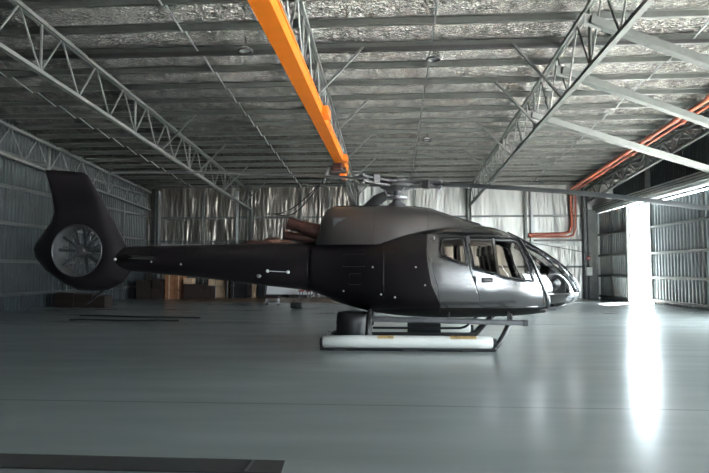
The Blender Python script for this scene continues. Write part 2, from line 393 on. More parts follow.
# bridging rods between the purlins, mid bay
for X, lab in ((-10.2, 'thin purlin bridging rod over the bay beside the left wall'), (-4.6, 'thin purlin bridging rod over the bay behind the tail boom'),
               (0.93, 'thin purlin bridging rod above the rotor hub'), (6.8, 'thin purlin bridging rod in the bright bay by the doors')):
    root = empty('bridging_rod', (X, pk[0], zroof(pk[0])-.1), lab, 'roof rod')
    for a, c in zip(pk, pk[1:]):
        part(MB().bar((X, a, zroof(a)-.17), (X, c, zroof(c)-.05), .035, .012), 'rod', 'steel_light' if X < 0 else 'steel_dark', root)

# diagonal struts from the truss to the door header
for a, c, lab in (((3.75, 15.7, 5.56), (9.9, 18.2, 4.38), 'diagonal steel roof strut, the one ending lowest beside the door header'),
                  ((3.75, 12.9, 5.80), (9.9, 15.4, 4.52), 'diagonal steel roof strut in the middle of the three'),
                  ((3.75, 11.0, 6.12), (9.9, 12.7, 4.55), 'diagonal steel roof strut, the uppermost of the three')):
    mb = MB().bar(a, c, .16, .16)
    root = empty('roof_strut', a, lab, 'roof strut', 'diagonal roof struts')
    part(mb, 'beam', 'strut', root)
    part(MB().bar((a[0]-.12, a[1]-.05, a[2]), (a[0]+.25, a[1]+.1, a[2]-.05), .02, .24), 'end_plate', 'steel', root)

# red sprinkler pipes along the door side and down the back wall
def pipe_run(pts, r, lab):
    root = empty('sprinkler_pipe', pts[0], lab, 'pipe')
    part(MB().tube(pts, r, 10), 'pipe', 'pipe', root, smooth=True)
    mb = MB()
    a, c = Vector(pts[0]), Vector(pts[1]); n = max(1, int((c-a).length/1.9))
    for i in range(n):
        p = a.lerp(c, (i+.5)/n); d = (c-a).normalized()
        part(MB().tube([p-d*.07, p+d*.07], r*1.35, 10), 'coupling', 'pipe', root)
pipe_run([(8.95, 8, zroof(8)-.30), (8.95, 29.3, zroof(29.3)-.30), (8.97, 29.55, zroof(29.5)-.45), (8.97, 29.6, 3.55), (8.87, 29.6, 3.3), (8.6, 29.6, 3.2), (6.85, 29.6, 3.17)], .075,
         'thick red sprinkler main under the roof that bends down the back wall')
pipe_run([(9.17, 8, zroof(8)-.36), (9.17, 29.3, zroof(29.3)-.36), (9.17, 29.55, zroof(29.5)-.55), (9.17, 29.6, 3.5), (9.05, 29.6, 3.12), (8.8, 29.6, 3.05), (6.85, 29.6, 3.05)], .045,
         'thinner red sprinkler branch running beside the thick main')

# ------------------------------------------------------------------ orange crane beam with hoist
root = empty('crane_beam', (-1.65, 20.0, 4.75), 'long orange overhead crane beam hung beside a roof truss', 'crane beam')
X, z0, z1 = -1.65, 4.75, 5.03
part(MB().box(X-.14, X+.14, 6, 20.2, z0, z0+.03).box(X-.012, X+.012, 6, 20.2, z0+.03, z1-.03).box(X-.14, X+.14, 6, 20.2, z1-.03, z1), 'beam', 'orange', root)
part(MB().box(X-.12, X-.09, 6, 20.2, z0+.03, z1-.03).box(X+.09, X+.12, 6, 20.2, z0+.03, z1-.03), 'web_plate', 'orange', root)
for y in (12.8, 18.2):
    part(MB().box(X+.12, X+.26, y-.25, y+.25, z0+.06, z0+.27), 'hanger_bracket', 'orange', root, bevel=.02)
root = empty('hoist', (X, 18.4, z0), 'reddish hoist trolley clamped on the end of the orange beam', 'hoist')
part(MB().box(X-.2, X+.1, 17.9, 18.5, z0-.24, z0-.01), 'motor', 'exhaust', root, bevel=.04)
part(MB().tube([(X-.3, 18.2, z0-.2), (X+.2, 18.2, z0-.2)], .1, 14), 'drum', 'crate', root, smooth=True)
part(MB().box(X-.08, X+.1, 19.0, 19.9, z0-.26, z0-.01), 'gearbox', 'orange', root, bevel=.03)
part(MB().tube([(X-.33, 18.2, z0-.12), (X-.42, 18.2, z0-.3), (X-.52, 18.2, z0-.6)], [.05, .06, .03], 8), 'cable_guide', 'black', root)
pts = []
for i in range(15):
    t = i/14; pts.append((X-.48 - 2.3*t, 18.3 + 2*t, z0-.45 - 1.0*math.sin(min(1, t*1.15)*PI/2) + (.2*max(0, t-.6))))
part(MB().tube(pts, .018, 6), 'festoon_cable', 'black', root, smooth=True)
pts = [(p[0]*.86-.33, p[1], p[2]-.12*math.sin(i/14*PI)) for i, p in enumerate(pts)]
part(MB().tube(pts, .018, 6), 'festoon_cable', 'black', root, smooth=True)

# unlit lamps under the roof
for (x, y, lab) in ((-3.35, 12.9, 'unlit round bay lamp in the dark roof behind the tail boom'), (1.0, 13.6, 'unlit round bay lamp above the rotor hub, closer of the two there'),
                 (1.25, 20.4, 'small unlit bay lamp above the rotor hub, farther of the two there'), (7.0, 27.5, 'small unlit bay lamp near the back wall above the nose')):
    root = empty('bay_lamp', (x, y, zroof(y)-.25), lab, 'lamp', 'unlit bay lamps under the roof')
    z = zroof(y)
    part(MB().tube([(x, y, z-.02), (x, y, z-.26)], .02, 8), 'stem', 'black', root)
    mb = MB(); n = 20
    ring = [(x+.15*math.cos(2*PI*i/n), y+.15*math.sin(2*PI*i/n), z-.34) for i in range(n+1)]
    part(mb.tube(ring, .028, 8, cap=False), 'rim', 'black', root, smooth=True)
    part(MB().rev([(.04, -.24), (.08, -.26), (.15, -.33), (.14, -.33), (.05, -.27)], (x, y, z), n=20), 'reflector', 'steel_light', root, smooth=True)

# ------------------------------------------------------------------ right-hand doors
def door_leaf(name, x, y0, y1, rails):
    root = bpy.data.objects.new(name, None); COL.objects.link(root); root.location = (x, (y0+y1)/2, 0); tag(root, kind='structure')
    corrugated('sheet', x, y0, y1, 0.0, 4.2, -1, pitch=.26, depth=.06, m='sheet_door', parent=root)
    for z in rails: part(MB().box(x-.14, x-.04, y0, y1, z-.05, z+.05), 'rail', 'steel', root)
    part(MB().box(x-.14, x+.05, y0-.04, y0+.06, .02, 4.22), 'stile', 'steel', root)
    part(MB().box(x-.14, x+.05, y1-.06, y1+.04, .02, 4.22), 'stile', 'white_steel' if y1 > 29 else 'steel', root)
    part(MB().box(x-.12, x-.04, (y0+y1)/2-.05, (y0+y1)/2+.05, .05, 4.2), 'mullion', 'steel_dark', root)
    return root
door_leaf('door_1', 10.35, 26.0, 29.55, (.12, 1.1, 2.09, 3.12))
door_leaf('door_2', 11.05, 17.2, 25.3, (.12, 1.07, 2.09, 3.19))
trim(MB().box(10.1, 10.95, -3, 29.8, 4.32, 4.36).box(10.1, 10.12, -3, 29.8, 4.32, 4.62).box(10.93, 10.95, -3, 29.8, 4.32, 4.62), 'steel_light')
for z in (4.42, 4.52): trim(MB().box(10.06, 10.1, -3, 29.8, z, z+.03), 'steel_dark')
trim(MB().box(10.2, 10.3, -3, 29.6, 4.22, 4.32), 'white_steel')
for yy in (12, 17.8, 23.7): trim(MB().box(10.12, 10.27, yy-.07, yy+.07, 4.6, zroof(yy)-.1), 'steel')
trim(MB().box(10.42, 11.25, 29.7, 29.9, 0, 4.4), 'steel_dark')
trim(MB().box(9.8, 10.22, 29.62, 29.76, 0, 4.4), 'steel')
door_leaf('door_blocker', 10.78, 8.2, 12.4, (.12, 1.1, 2.09, 3.12))  # unseen leaf added to keep open daylight out of the windshield reflection
trim(MB().box(XR+.05, XR+.2, 1.9, 2.1, 0, 4.4), 'steel')

# corner column electrics
root = empty('switch_box', (9.72, 29.3, 1.2), 'small grey switch box on the corner column by the doors', 'switch box')
part(MB().box(9.53, 9.81, 29.18, 29.36, 1.12, 1.52), 'case', 'steel_light', root, bevel=.01)
part(MB().rev([(.02, 0), (.02, .1)], (9.67, 29.27, 1.5)), 'gland', 'black', root)
root = empty('fire_call_point', (9.67, 29.3, 1.9), 'small red call point above the grey switch box', 'call point')
part(MB().box(9.58, 9.75, 29.22, 29.36, 1.88, 2.06), 'case', 'redstuff', root, bevel=.01)
part(MB().box(9.63, 9.70, 29.20, 29.22, 1.93, 2.0), 'button', 'white', root)
pts = [(7.0 + 2.9*i/10, 29.5, 2.75 - .55*(i/10)) for i in range(11)]
tag(MB().tube(pts, .014, 6).build('power_cable', 'black', smooth=True), 'thin black cable slanting down the bright back wall behind the nose', 'cable')

# ------------------------------------------------------------------ helicopter
HY = 11.3
heli = empty('helicopter', (0.3, HY, 0), 'dark metallic grey helicopter with shrouded tail fan, parked on white packed floats', 'helicopter')
TOP = [(-5.6,1.84),(-5.2,1.865),(-3.8,1.89),(-1.6,1.93),(-1.2,1.95),(-.9,1.98),(-.45,2.05),(.14,2.16),(.7,2.21),(1.2,2.235),(1.6,2.235),(1.85,2.21),(2.08,2.14),(2.25,2.06),(2.47,1.945),(2.86,1.72),(3.1,1.55),(3.25,1.42),(3.4,1.25),(3.48,1.12),(3.53,0.97)]
BOT = [(-5.6,1.42),(-5.2,1.36),(-3.94,1.25),(-2.65,1.10),(-1.58,.97),(-.94,.73),(-.27,.575),(.36,.51),(1.0,.49),(1.66,.505),(2.3,.53),(2.8,.58),(3.1,.63),(3.23,.68),(3.4,.78),(3.49,.87),(3.53,0.97)]
WID = [(-5.6,.16),(-5.2,.20),(-3.8,.27),(-2.65,.33),(-1.58,.42),(-1.0,.56),(-.4,.78),(.2,.93),(.9,1.0),(1.6,1.0),(2.1,.96),(2.5,.86),(2.86,.70),(3.1,.54),(3.25,.42),(3.4,.26),(3.48,.14),(3.53,0.0)]
EXP = [(-5.2,2.0),(-1.6,2.1),(-.5,2.35),(.5,2.6),(2.0,2.5),(3.0,2.2),(3.53,2.0)]
MIDF = [(-5.2,.5),(-1.6,.5),(.5,.40),(2.5,.36),(3.53,.5)]
def sect(x):
    zt, zb, w, e, mf = spl(TOP, x), spl(BOT, x), spl(WID, x), lerp(EXP, x), lerp(MIDF, x)
    return zt, zb, w, e, zb + (zt - zb) * mf
def ring(x, n, inset=0.0):
    zt, zb, w, e, zm = sect(x); w = max(w - inset, .001); P = []
    for j in range(n):
        a = 2*PI*j/n; c, s = math.cos(a), math.sin(a)
        yy = w * math.copysign(abs(c)**(2/e), c); hh = (zt - zm - inset) if s >= 0 else (zm - zb - inset)
        P.append((x, HY + yy, zm + max(hh, .001) * math.copysign(abs(s)**(2/e), s)))
    return P
def ysurf(x, z, off=0.0):       # half width of the hull at x, z
    zt, zb, w, e, zm = sect(x); h = (zt - zm) if z >= zm else (zm - zb)
    q = min(1, abs(z - zm) / max(h, 1e-4)); return w * max(0, 1 - q**e)**(1/e) + off
def loft(xs, n=72, inset=0.0, capa=True, capb=True):
    mb = MB(); P = []
    for x in xs: P += ring(x, n, inset)
    k = len(xs)
    F = [(i*n+j, i*n+(j+1)%n, (i+1)*n+(j+1)%n, (i+1)*n+j) for i in range(k-1) for j in range(n)]
    if capa: F.append(tuple(range(n)))
    if capb: F.append(tuple(range((k-1)*n, k*n)))
    return mb.add(P, F)
def arange(a, b, n): return [a + (b-a)*i/n for i in range(n+1)]

def smooth_poly(pts, r=.05, k=4):       # round the corners of a polygon
    out = []; n = len(pts)
    for i in range(n):
        p0, p, p1 = Vector(pts[i-1]), Vector(pts[i]), Vector(pts[(i+1) % n])
        d0 = (p0-p); d1 = (p1-p); q = min(r, d0.length*.4, d1.length*.4)
        a = p + d0.normalized()*q; c = p + d1.normalized()*q
        for j in range(k+1):
            t = j/k; out.append(tuple((1-t)**2*a + 2*t*(1-t)*p + t*t*c))
    return out
def inside(x, z, poly):
    r = False; n = len(poly)
    for i in range(n):
        x0, z0 = poly[i]; x1, z1 = poly[(i+1) % n]
        if (z0 > z) != (z1 > z) and x < (x1-x0)*(z-z0)/(z1-z0)+x0: r = not r
    return r
# openings in the hull, as (x, z) outlines of side view
W_REAR = smooth_poly([(.86,1.66),(.90,1.94),(1.27,1.95),(1.31,1.49),(1.12,1.56)], .05)
W_DOOR = smooth_poly([(1.375,1.93),(2.17,1.92),(2.25,1.87),(2.50,1.185),(1.96,1.275),(1.45,1.43)], .05)
DOOR = smooth_poly([(1.335,2.0),(2.22,2.0),(2.33,1.88),(2.66,1.06),(2.72,.74),(1.56,.72),(1.52,.95),(1.36,1.42)], .06)
SHIELD = [(2.36,2.4),(2.395,1.78),(2.56,1.36),(2.70,1.02),(2.74,.965),(3.9,.965),(3.9,2.4)]
CHIN = [(2.80,.93),(2.86,.72),(3.06,.705),(3.30,.80),(3.40,.93)]

ROOFB = [(-.5,2.3),(-.45,1.97),(0,2.08),(.3,2.09),(.55,2.05),(.85,2.0),(1.4,1.975),(2.2,1.97),(2.36,1.9),(2.6,3),(-.5,3)]
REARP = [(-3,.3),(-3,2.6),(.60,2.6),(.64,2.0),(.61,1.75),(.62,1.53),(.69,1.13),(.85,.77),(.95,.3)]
BELLYB = [(-.6,.3),(-.6,.62),(.3,.69),(1.0,.715),(2.6,.715),(2.83,.72),(2.83,.3)]
NOSEB = [(2.735,.965),(2.83,.70),(2.83,.3),(3.9,.3),(3.9,.965)]
REARB = smooth_poly([(.81,1.61),(.85,2.03),(1.33,2.03),(1.345,1.44),(1.12,1.51)], .05)
BIGW = smooth_poly([(1.345,2.1),(2.3,2.1),(2.57,1.13),(1.96,1.225),(1.40,1.395)], .05)
xs = arange(-1.58, .6, 26) + arange(.6, 3.3, 90)[1:] + [3.32,3.35,3.38,3.41,3.44,3.465,3.49,3.505,3.518,3.527,3.53]
hull_mb = loft(xs, 96, capa=True, capb=False)
me = bpy.data.meshes.new('tmp'); me.from_pydata(hull_mb.v, [], hull_mb.f)
bm = bmesh.new(); bm.from_mesh(me)
bmesh.ops.remove_doubles(bm, verts=bm.verts, dist=.0008)
def cut(bm, poly):
    x0, x1 = min(p[0] for p in poly)-.06, max(p[0] for p in poly)+.06
    z0, z1 = min(p[1] for p in poly)-.06, max(p[1] for p in poly)+.06
    n = len(poly)
    for i in range(n):
        a, c = Vector((poly[i][0], 0, poly[i][1])), Vector((poly[(i+1)%n][0], 0, poly[(i+1)%n][1]))
        if (c-a).length < 1e-4: continue
        nrm = Vector((0,1,0)).cross(c-a).normalized(); mid = (a+c)/2; L = (c-a).length/2 + .05
        fs = [f for f in bm.faces if len(f.verts) < 60 and x0 < f.calc_center_median().x < x1 and z0 < f.calc_center_median().z < z1
              and (Vector((f.calc_center_median().x, 0, f.calc_center_median().z))-mid).length < L + .06]
        es = {e for f in fs for e in f.edges}; vs_ = {v for f in fs for v in f.verts}
        bmesh.ops.bisect_plane(bm, geom=list(vs_)+list(es)+fs, plane_co=a, plane_no=nrm, dist=1e-5)
for p in (DOOR, W_REAR, W_DOOR, SHIELD, CHIN, ROOFB, BELLYB, NOSEB, REARB, BIGW): cut(bm, p)
cut(bm, [(.60,2.6),(.64,2.0),(.61,1.75),(.62,1.53),(.69,1.13),(.85,.77),(.95,.3)])
bmesh.ops.recalc_face_normals(bm, faces=bm.faces)
def centre(f):
    c = f.calc_center_median(); return c.x, c.z
cls = {}
for f in bm.faces:
    if len(f.verts) > 60: cls[f.index] = 'hull'; continue
bm.faces.index_update()
def extract(test, name, m, parent, off=0.0, solid=.0, smooth=True, matfn=None):
    b2 = bm.copy(); b2.faces.ensure_lookup_table()
    kill = [f for f in b2.faces if not test(f)]
    bmesh.ops.delete(b2, geom=kill, context='FACES')
    if off:
        for v in b2.verts: v.co -= v.normal * off
    mm = bpy.data.meshes.new(name); 
    if matfn:
        for f in b2.faces: f.material_index = matfn(f)
    for f in b2.faces: f.smooth = smooth
    for v in b2.verts: v.co -= heli.location
    b2.to_mesh(mm); b2.free()
    for q in (m if isinstance(m, (list, tuple)) else [m]): mm.materials.append(M[q])
    o = bpy.data.objects.new(name, mm); COL.objects.link(o); o.parent = parent
    if solid:
        s = o.modifiers.new('solid', 'SOLIDIFY'); s.thickness = solid; s.offset = -1
    return o
def kindf(f):
    if len(f.verts) > 60: return 'hull'
    x, z = centre(f)
    if inside(x, z, W_REAR): return 'wr'
    if inside(x, z, W_DOOR): return 'wd'
    if inside(x, z, SHIELD): return 'ws'
    if inside(x, z, CHIN): return 'chin'
    if inside(x, z, DOOR): return 'door'
    return 'hull'
def side(f): return -1 if f.calc_center_median().y < HY else 1
def hull_mat(f):
    x, z = centre(f)
    if inside(x, z, BELLYB): return 3
    if any(inside(x, z, p) for p in (ROOFB, NOSEB, REARB)): return 1
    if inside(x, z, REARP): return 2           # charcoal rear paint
    return 0
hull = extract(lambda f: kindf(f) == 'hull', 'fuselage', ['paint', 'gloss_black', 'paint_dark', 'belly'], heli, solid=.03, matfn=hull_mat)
def door_mat(f):
    x, z = centre(f); return 1 if any(inside(x, z, p) for p in (ROOFB, BELLYB, BIGW)) else 0
big_w = [(1.345,2.1),(2.3,2.1),(2.56,1.14),(1.96,1.235),(1.42,1.395)]
for s in (-1, 1):
    d = extract(lambda f: kindf(f) == 'door' and side(f) == s, 'door', ['paint', 'gloss_black'], heli, off=.004, solid=.03, matfn=door_mat)
    extract(lambda f: kindf(f) == 'wd' and side(f) == s, 'door_window', 'glass', d, off=.012)
    extract(lambda f: kindf(f) == 'wr' and side(f) == s, 'rear_window', 'glass', heli, off=.012)
    hx, hz = 1.66, 1.21; hy = HY + s*ysurf(hx, hz)
    subpart(MB().box(hx-.10, hx+.10, hy-.006, hy+.006, hz-.045, hz+.045), 'handle_recess', 'black', d, heli, bevel=.02)
    subpart(MB().tube([(hx-.06, hy+s*.01, hz), (hx-.05, hy+s*.03, hz), (hx+.05, hy+s*.03, hz), (hx+.06, hy+s*.01, hz)], .012, 8), 'door_handle', 'alloy', d, heli)
    # seals and seams
    def seam(poly, r, name, m, par, closed=True, off=0):
        pts = [(x, HY + s*ysurf(x, z, off), z) for x, z in (poly + [poly[0]] if closed else poly)]
        return subpart(MB().tube(pts, r, 6), name, m, par, heli, smooth=True)
    def dens(poly, k=6):
        o = []
        for a, c in zip(poly, poly[1:]):
            for i in range(k): o.append((a[0]+(c[0]-a[0])*i/k, a[1]+(c[1]-a[1])*i/k))
        return o + [poly[-1]]
    seam(dens(W_DOOR + [W_DOOR[0]], 3), .016, 'window_seal', 'black', d, closed=False)
    seam(dens(W_REAR + [W_REAR[0]], 3), .016, 'window_seal', 'black', heli, closed=False)
    seam(dens(DOOR + [DOOR[0]], 3), .007, 'door_seam', 'black', heli, closed=False)
    seam(dens([(.62,1.95),(.66,1.6),(.8,1.1),(.86,.62)], 8), .004, 'panel_seam', 'black', heli, closed=False)
    seam(dens([(-.15,1.95),(-.15,.62)], 10), .004, 'panel_seam', 'black', heli, closed=False)
    # windshield side frame: silver edged post and curved upper mullion
    seam(dens([(2.33,1.97),(2.39,1.78),(2.555,1.36),(2.695,1.02),(2.80,.70)], 8), .022, 'windshield_post', 'gloss_black', heli, closed=False)
    seam(dens([(2.365,1.95),(2.425,1.77),(2.585,1.36),(2.73,1.02),(2.83,.70)], 8), .008, 'post_edge', 'alloy', heli, closed=False, off=.01)
    seam(dens([(2.44,1.86),(2.75,1.68),(3.05,1.43),(3.28,1.16),(3.40,.98)], 8), .034, 'windshield_mullion', 'gloss_black', heli, closed=False, off=-.01)
    seam(dens([(2.74,.965),(3.0,.965),(3.25,.965),(3.4,.965),(3.48,.965),(3.515,.965)], 6), .018, 'windshield_sill', 'gloss_black', heli, closed=False)
extract(lambda f: kindf(f) == 'ws', 'windshield', 'glass_dark', heli, off=.008)
for s in (-1, 1): extract(lambda f: kindf(f) == 'chin' and side(f) == s, 'chin_window', 'glass_dark', heli, off=.008)
# centre post along the top profile
part(MB().tube([(x, HY, spl(TOP, x)) for x in arange(2.2, 3.525, 30)], .05, 10), 'windshield_centre_post', 'gloss_black', heli, smooth=True)
bm.free()

# tail boom
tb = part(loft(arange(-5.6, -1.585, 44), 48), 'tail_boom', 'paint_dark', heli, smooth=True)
def bring(x, r=.006):
    return MB().tube([(p[0], HY+(p[1]-HY)*1.003, p[2]) for p in ring(x, 48) + ring(x, 48)[:1]], r, 6)
subpart(bring(-1.6), 'joint_band', 'gloss_black', tb, heli)
def spot(x, z, r, m, par=tb, name='rivet_light'):
    y = HY - ysurf(x, z); return subpart(MB().rev([(r*.6, -.012), (r, -.006), (r, .01)], (x, y, z), 'y', 12), name, m, par, heli, smooth=True)
spot(-2.37, 1.37, .032, 'white'); spot(-1.97, 1.35, .032, 'white'); spot(-2.55, 1.28, .045, 'alloy', name='antenna_base')
subpart(MB().tube([(-2.37, HY-ysurf(-2.37,1.37)-.012, 1.37), (-1.97, HY-ysurf(-1.97,1.35)-.012, 1.35)], .007, 6), 'marking_line', 'white', tb, heli)
spot(-4.7, 1.55, .02, 'alloy'); spot(-4.1, 1.5, .02, 'alloy')
# small fittings on the rear fuselage
for x, z in ((-.35,1.44),(.42,1.44),(.58,1.12),(-.9,1.0),(-.2,.95),(0.05,.9)): spot(x, z, .018, 'alloy', hull, 'fitting')
for x0, x1, z0, z1 in ((-.78,-.58,1.12,1.32),(-.9,-.5,1.45,1.68)):
    pts = [(x0,z0),(x1,z0),(x1,z1),(x0,z1),(x0,z0)]
    subpart(MB().tube([(x, HY-ysurf(x,z), z) for x, z in pts], .005, 6), 'access_panel_edge', 'black', hull, heli)
# horizontal stabiliser
for s in (-1, 1):
    mb = MB(); P = []
    for t, c0, c1 in ((.15, -5.05, -4.55), (1.2, -5.0, -4.62)):
        for (u, h) in ((0,0),(.25,.035),(.6,.03),(1,0),(.6,-.02),(.25,-.03)): P.append((c1-(c1-c0)*u, HY+s*t, 1.62+h))
    n = 6; mb.add(P, [(j, (j+1)%n, n+(j+1)%n, n+j) for j in range(n)] + [tuple(range(n)), tuple(range(n, 2*n))])
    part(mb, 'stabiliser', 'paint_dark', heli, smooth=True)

# fin with fan duct
FC = (-6.21, 1.77); FR = .5
FIN = [(-7.04,3.42),(-6.6,3.40),(-6.22,3.36),(-6.14,3.3),(-5.71,2.58),(-5.32,1.89),(-5.12,1.6),(-5.2,1.35),(-5.37,1.13),(-5.67,.99),(-5.95,.965),(-6.25,.97),(-6.52,1.09),(-6.96,1.37),(-7.19,1.62),(-7.25,1.80),(-7.18,1.95),(-6.98,2.22),(-6.86,2.40),(-6.82,2.6),(-6.9,2.95)]
def fin_radius(a):
    d = (math.cos(a), math.sin(a)); best = 0
    for i in range(len(FIN)):
        p, q = FIN[i], FIN[(i+1) % len(FIN)]
        ex, ez = q[0]-p[0], q[1]-p[1]; den = d[0]*ez - d[1]*ex
        if abs(den) < 1e-9: continue
        px, pz = p[0]-FC[0], p[1]-FC[1]
        t = (px*ez - pz*ex)/den; u = (px*d[1] - pz*d[0])/den
        if t > 0 and -1e-6 <= u <= 1+1e-6: best = max(best, t)
    return best
angs = sorted(set([2*PI*i/160 for i in range(160)] + [math.atan2(p[1]-FC[1], p[0]-FC[0]) % (2*PI) for p in FIN]))
NS = 22
def half_t(x, z, s):
    d = math.hypot(x-FC[0], z-FC[1])
    base = .235 if d < FR else .085 + .15*math.exp(-((d-FR)/.38)**2)
    return max(.012, base * math.sqrt(max(0, 1 - s**5)))
mb = MB(); P = []; n = len(angs)
for sd in (-1, 1):
    for k in range(NS+1):
        s = k/NS
        for a in angs:
            r = FR + .03*0 + (fin_radius(a)-FR)*s; x, z = FC[0]+r*math.cos(a), FC[1]+r*math.sin(a)
            P.append((x, HY+sd*half_t(x, z, s), z))
F = []; off = (NS+1)*n
for sd in range(2):
    for k in range(NS):
        for j in range(n):
            q = (sd*off+k*n+j, sd*off+k*n+(j+1)%n, sd*off+(k+1)*n+(j+1)%n, sd*off+(k+1)*n+j); F.append(q)
for j in range(n): F.append((NS*n+j, NS*n+(j+1)%n, off+NS*n+(j+1)%n, off+NS*n+j))
for j in range(n): F.append((j, (j+1)%n, off+(j+1)%n, off+j))
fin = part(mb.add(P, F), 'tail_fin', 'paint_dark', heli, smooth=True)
part(MB().rev([(.498,-.245),(.515,-.25),(.515,-.21)], (FC[0],HY,FC[1]), 'y', 64), 'duct_lip', 'alloy', heli, smooth=True) if False else None
mb = MB(); P = []; n = 64
for (r, h) in ((.52,-.236),(.505,-.25),(.49,-.235),(.485,-.15),(.485,.15),(.49,.235)):
    for j in range(n): P.append((FC[0]+r*math.cos(2*PI*j/n), HY+h, FC[1]+r*math.sin(2*PI*j/n)))
mb.add(P, [(i*n+j, i*n+(j+1)%n, (i+1)*n+(j+1)%n, (i+1)*n+j) for i in range(5) for j in range(n)])
part(mb, 'fan_duct', 'dkgrey', heli, smooth=True)
fan = part(MB().rev([(.02,-.16),(.09,-.14),(.13,-.06),(.13,.1),(.02,.12)], (FC[0],HY,FC[1]), 'y', 24), 'tail_fan_hub', 'dkgrey', heli, smooth=True)
for k in range(10):
    a = 2*PI*(k+.08*math.sin(k*2.3))/10; c, s_ = math.cos(a), math.sin(a); tx, tz = -s_, c
    P = []
    for r, w, tw in ((.12,.022,.9),(.25,.035,.7),(.475,.035,.45)):
        for (u, h) in ((-1,0),(0,.012),(1,0),(0,-.012)):
            q = u*w; P.append((FC[0]+c*r+tx*q*math.cos(tw), HY-.05+q*math.sin(tw)+h, FC[1]+s_*r+tz*q*math.cos(tw)))
    n = 4
    subpart(MB().add(P, [(i*n+j, i*n+(j+1)%n, (i+1)*n+(j+1)%n, (i+1)*n+j) for i in range(2) for j in range(n)] + [(0,1,2,3),(8,9,10,11)]), 'fan_blade', 'dkgrey', fan, heli)
for k in range(10):
    a = 2*PI*(k+.37)/10 + .2
    part(MB().bar((FC[0]+.11*math.cos(a), HY+.12, FC[1]+.11*math.sin(a)), (FC[0]+.49*math.cos(a), HY+.12, FC[1]+.49*math.sin(a)), .05, .016), 'stator_vane', 'dkgrey', heli)
spot(-5.38, 1.56, .02, 'white', fin, 'nav_light') if False else None
part(MB().rev([(.015,0),(.03,.02),(.025,.06)], (-5.45, HY-.21, 1.6), 'y', 12), 'tail_light', 'white', heli, smooth=True)
part(MB().tube([(-5.75, HY, 1.0), (-5.95, HY, .82), (-6.1, HY, .72)], [.03,.025,.02], 8), 'tail_skid', 'black', heli)

# engine cowling
CT = [(-1.46,1.98),(-1.39,2.28),(-1.29,2.52),(-1.22,2.60),(-1.12,2.62),(-.33,2.63),(.35,2.61),(.7,2.575),(.93,2.50),(1.2,2.41),(1.5,2.32),(1.75,2.24),(1.95,2.16)]
CW = [(-1.46,.30),(-1.3,.38),(-1.0,.45),(-.3,.52),(.3,.50),(.9,.40),(1.4,.28),(1.75,.15),(1.95,.05)]
def crow(x):
    zt, w = spl(CT, x), spl(CW, x); P = []
    for j in range(25):
        a = PI*j/24; c, s = math.cos(a), math.sin(a)
        P.append((x, HY+(w + .22*(1-s)*max(0, .6-abs(x)*.3))*math.copysign(abs(c)**.8, c), 1.86 + (zt-1.86)*abs(s)**.5))
    return P
cx_ = arange(-1.46, -1.1, 8) + arange(-1.1, 1.95, 40)[1:]
mb = MB(); P = []
for x in cx_: P += crow(x)
n = 25; k = len(cx_)
mb.add(P, [(i*n+j, i*n+j+1, (i+1)*n+j+1, (i+1)*n+j) for i in range(k-1) for j in range(n-1)] + [tuple(range(n)), tuple(range((k-1)*n, k*n))] + [(i*n, (i+1)*n, (i+1)*n+n-1, i*n+n-1) for i in range(k-1)])
cowl = part(mb, 'engine_cowling', 'paint_cowl', heli, smooth=True)
for x in (-.33, .66):
    subpart(MB().tube([(p[0], HY+(p[1]-HY)*1.004, p[2]+.001) for p in crow(x)], .006, 6), 'cowling_seam', 'black', cowl, heli)
subpart(MB().tube([(x, HY, spl(CT, x)+.003) for x in arange(-1.15, 1.7, 30)], .018, 8), 'cowling_ridge', 'gloss_black', cowl, heli, smooth=True)
subpart(MB().box(-1.12, -.86, HY-.475, HY-.40, 2.2, 2.38), 'intake_grille', 'dkgrey', cowl, heli, bevel=.02)
# exhaust outlets
def nozzle(pts, rs, name):
    return part(MB().tube(pts, rs, 20), name, 'exhaust', heli, smooth=True)
nozzle([(-1.25,HY-.18,2.08),(-1.5,HY-.2,2.15),(-1.8,HY-.22,2.24),(-2.0,HY-.22,2.30)], [.16,.15,.115,.13], 'exhaust_pipe')
nozzle([(-1.3,HY-.1,2.0),(-1.6,HY-.1,2.0),(-1.9,HY-.12,2.04),(-2.08,HY-.12,2.07)], [.10,.10,.08,.09], 'exhaust_pipe')

# rotor mast, hub and blades
hx, hz = .10, 3.02
mast = part(MB().rev([(.20,2.55),(.17,2.66),(.09,2.72),(.07,2.8),(.07,3.0),(.05,3.06)], (hx, HY, 0), n=20), 'rotor_mast', 'dkgrey', heli, smooth=True)
subpart(MB().rev([(.12,2.76),(.2,2.775),(.2,2.81),(.12,2.825)], (hx, HY, 0), n=20), 'swashplate', 'grey', mast, heli, smooth=True)
for k in range(3):
    a = math.radians(-18+60+120*k)
    subpart(MB().tube([(hx+.17*math.cos(a), HY+.17*math.sin(a), 2.79), (hx+.26*math.cos(a+.4), HY+.26*math.sin(a+.4), 2.98)], .014, 6), 'pitch_link', 'grey', mast, heli)
hub = part(MB().rev([(.05,2.93),(.24,2.96),(.33,3.0),(.33,3.05),(.2,3.09),(.2,3.15),(.05,3.16)], (hx, HY, 0), n=24), 'rotor_hub', 'hubgrey', heli, smooth=True)
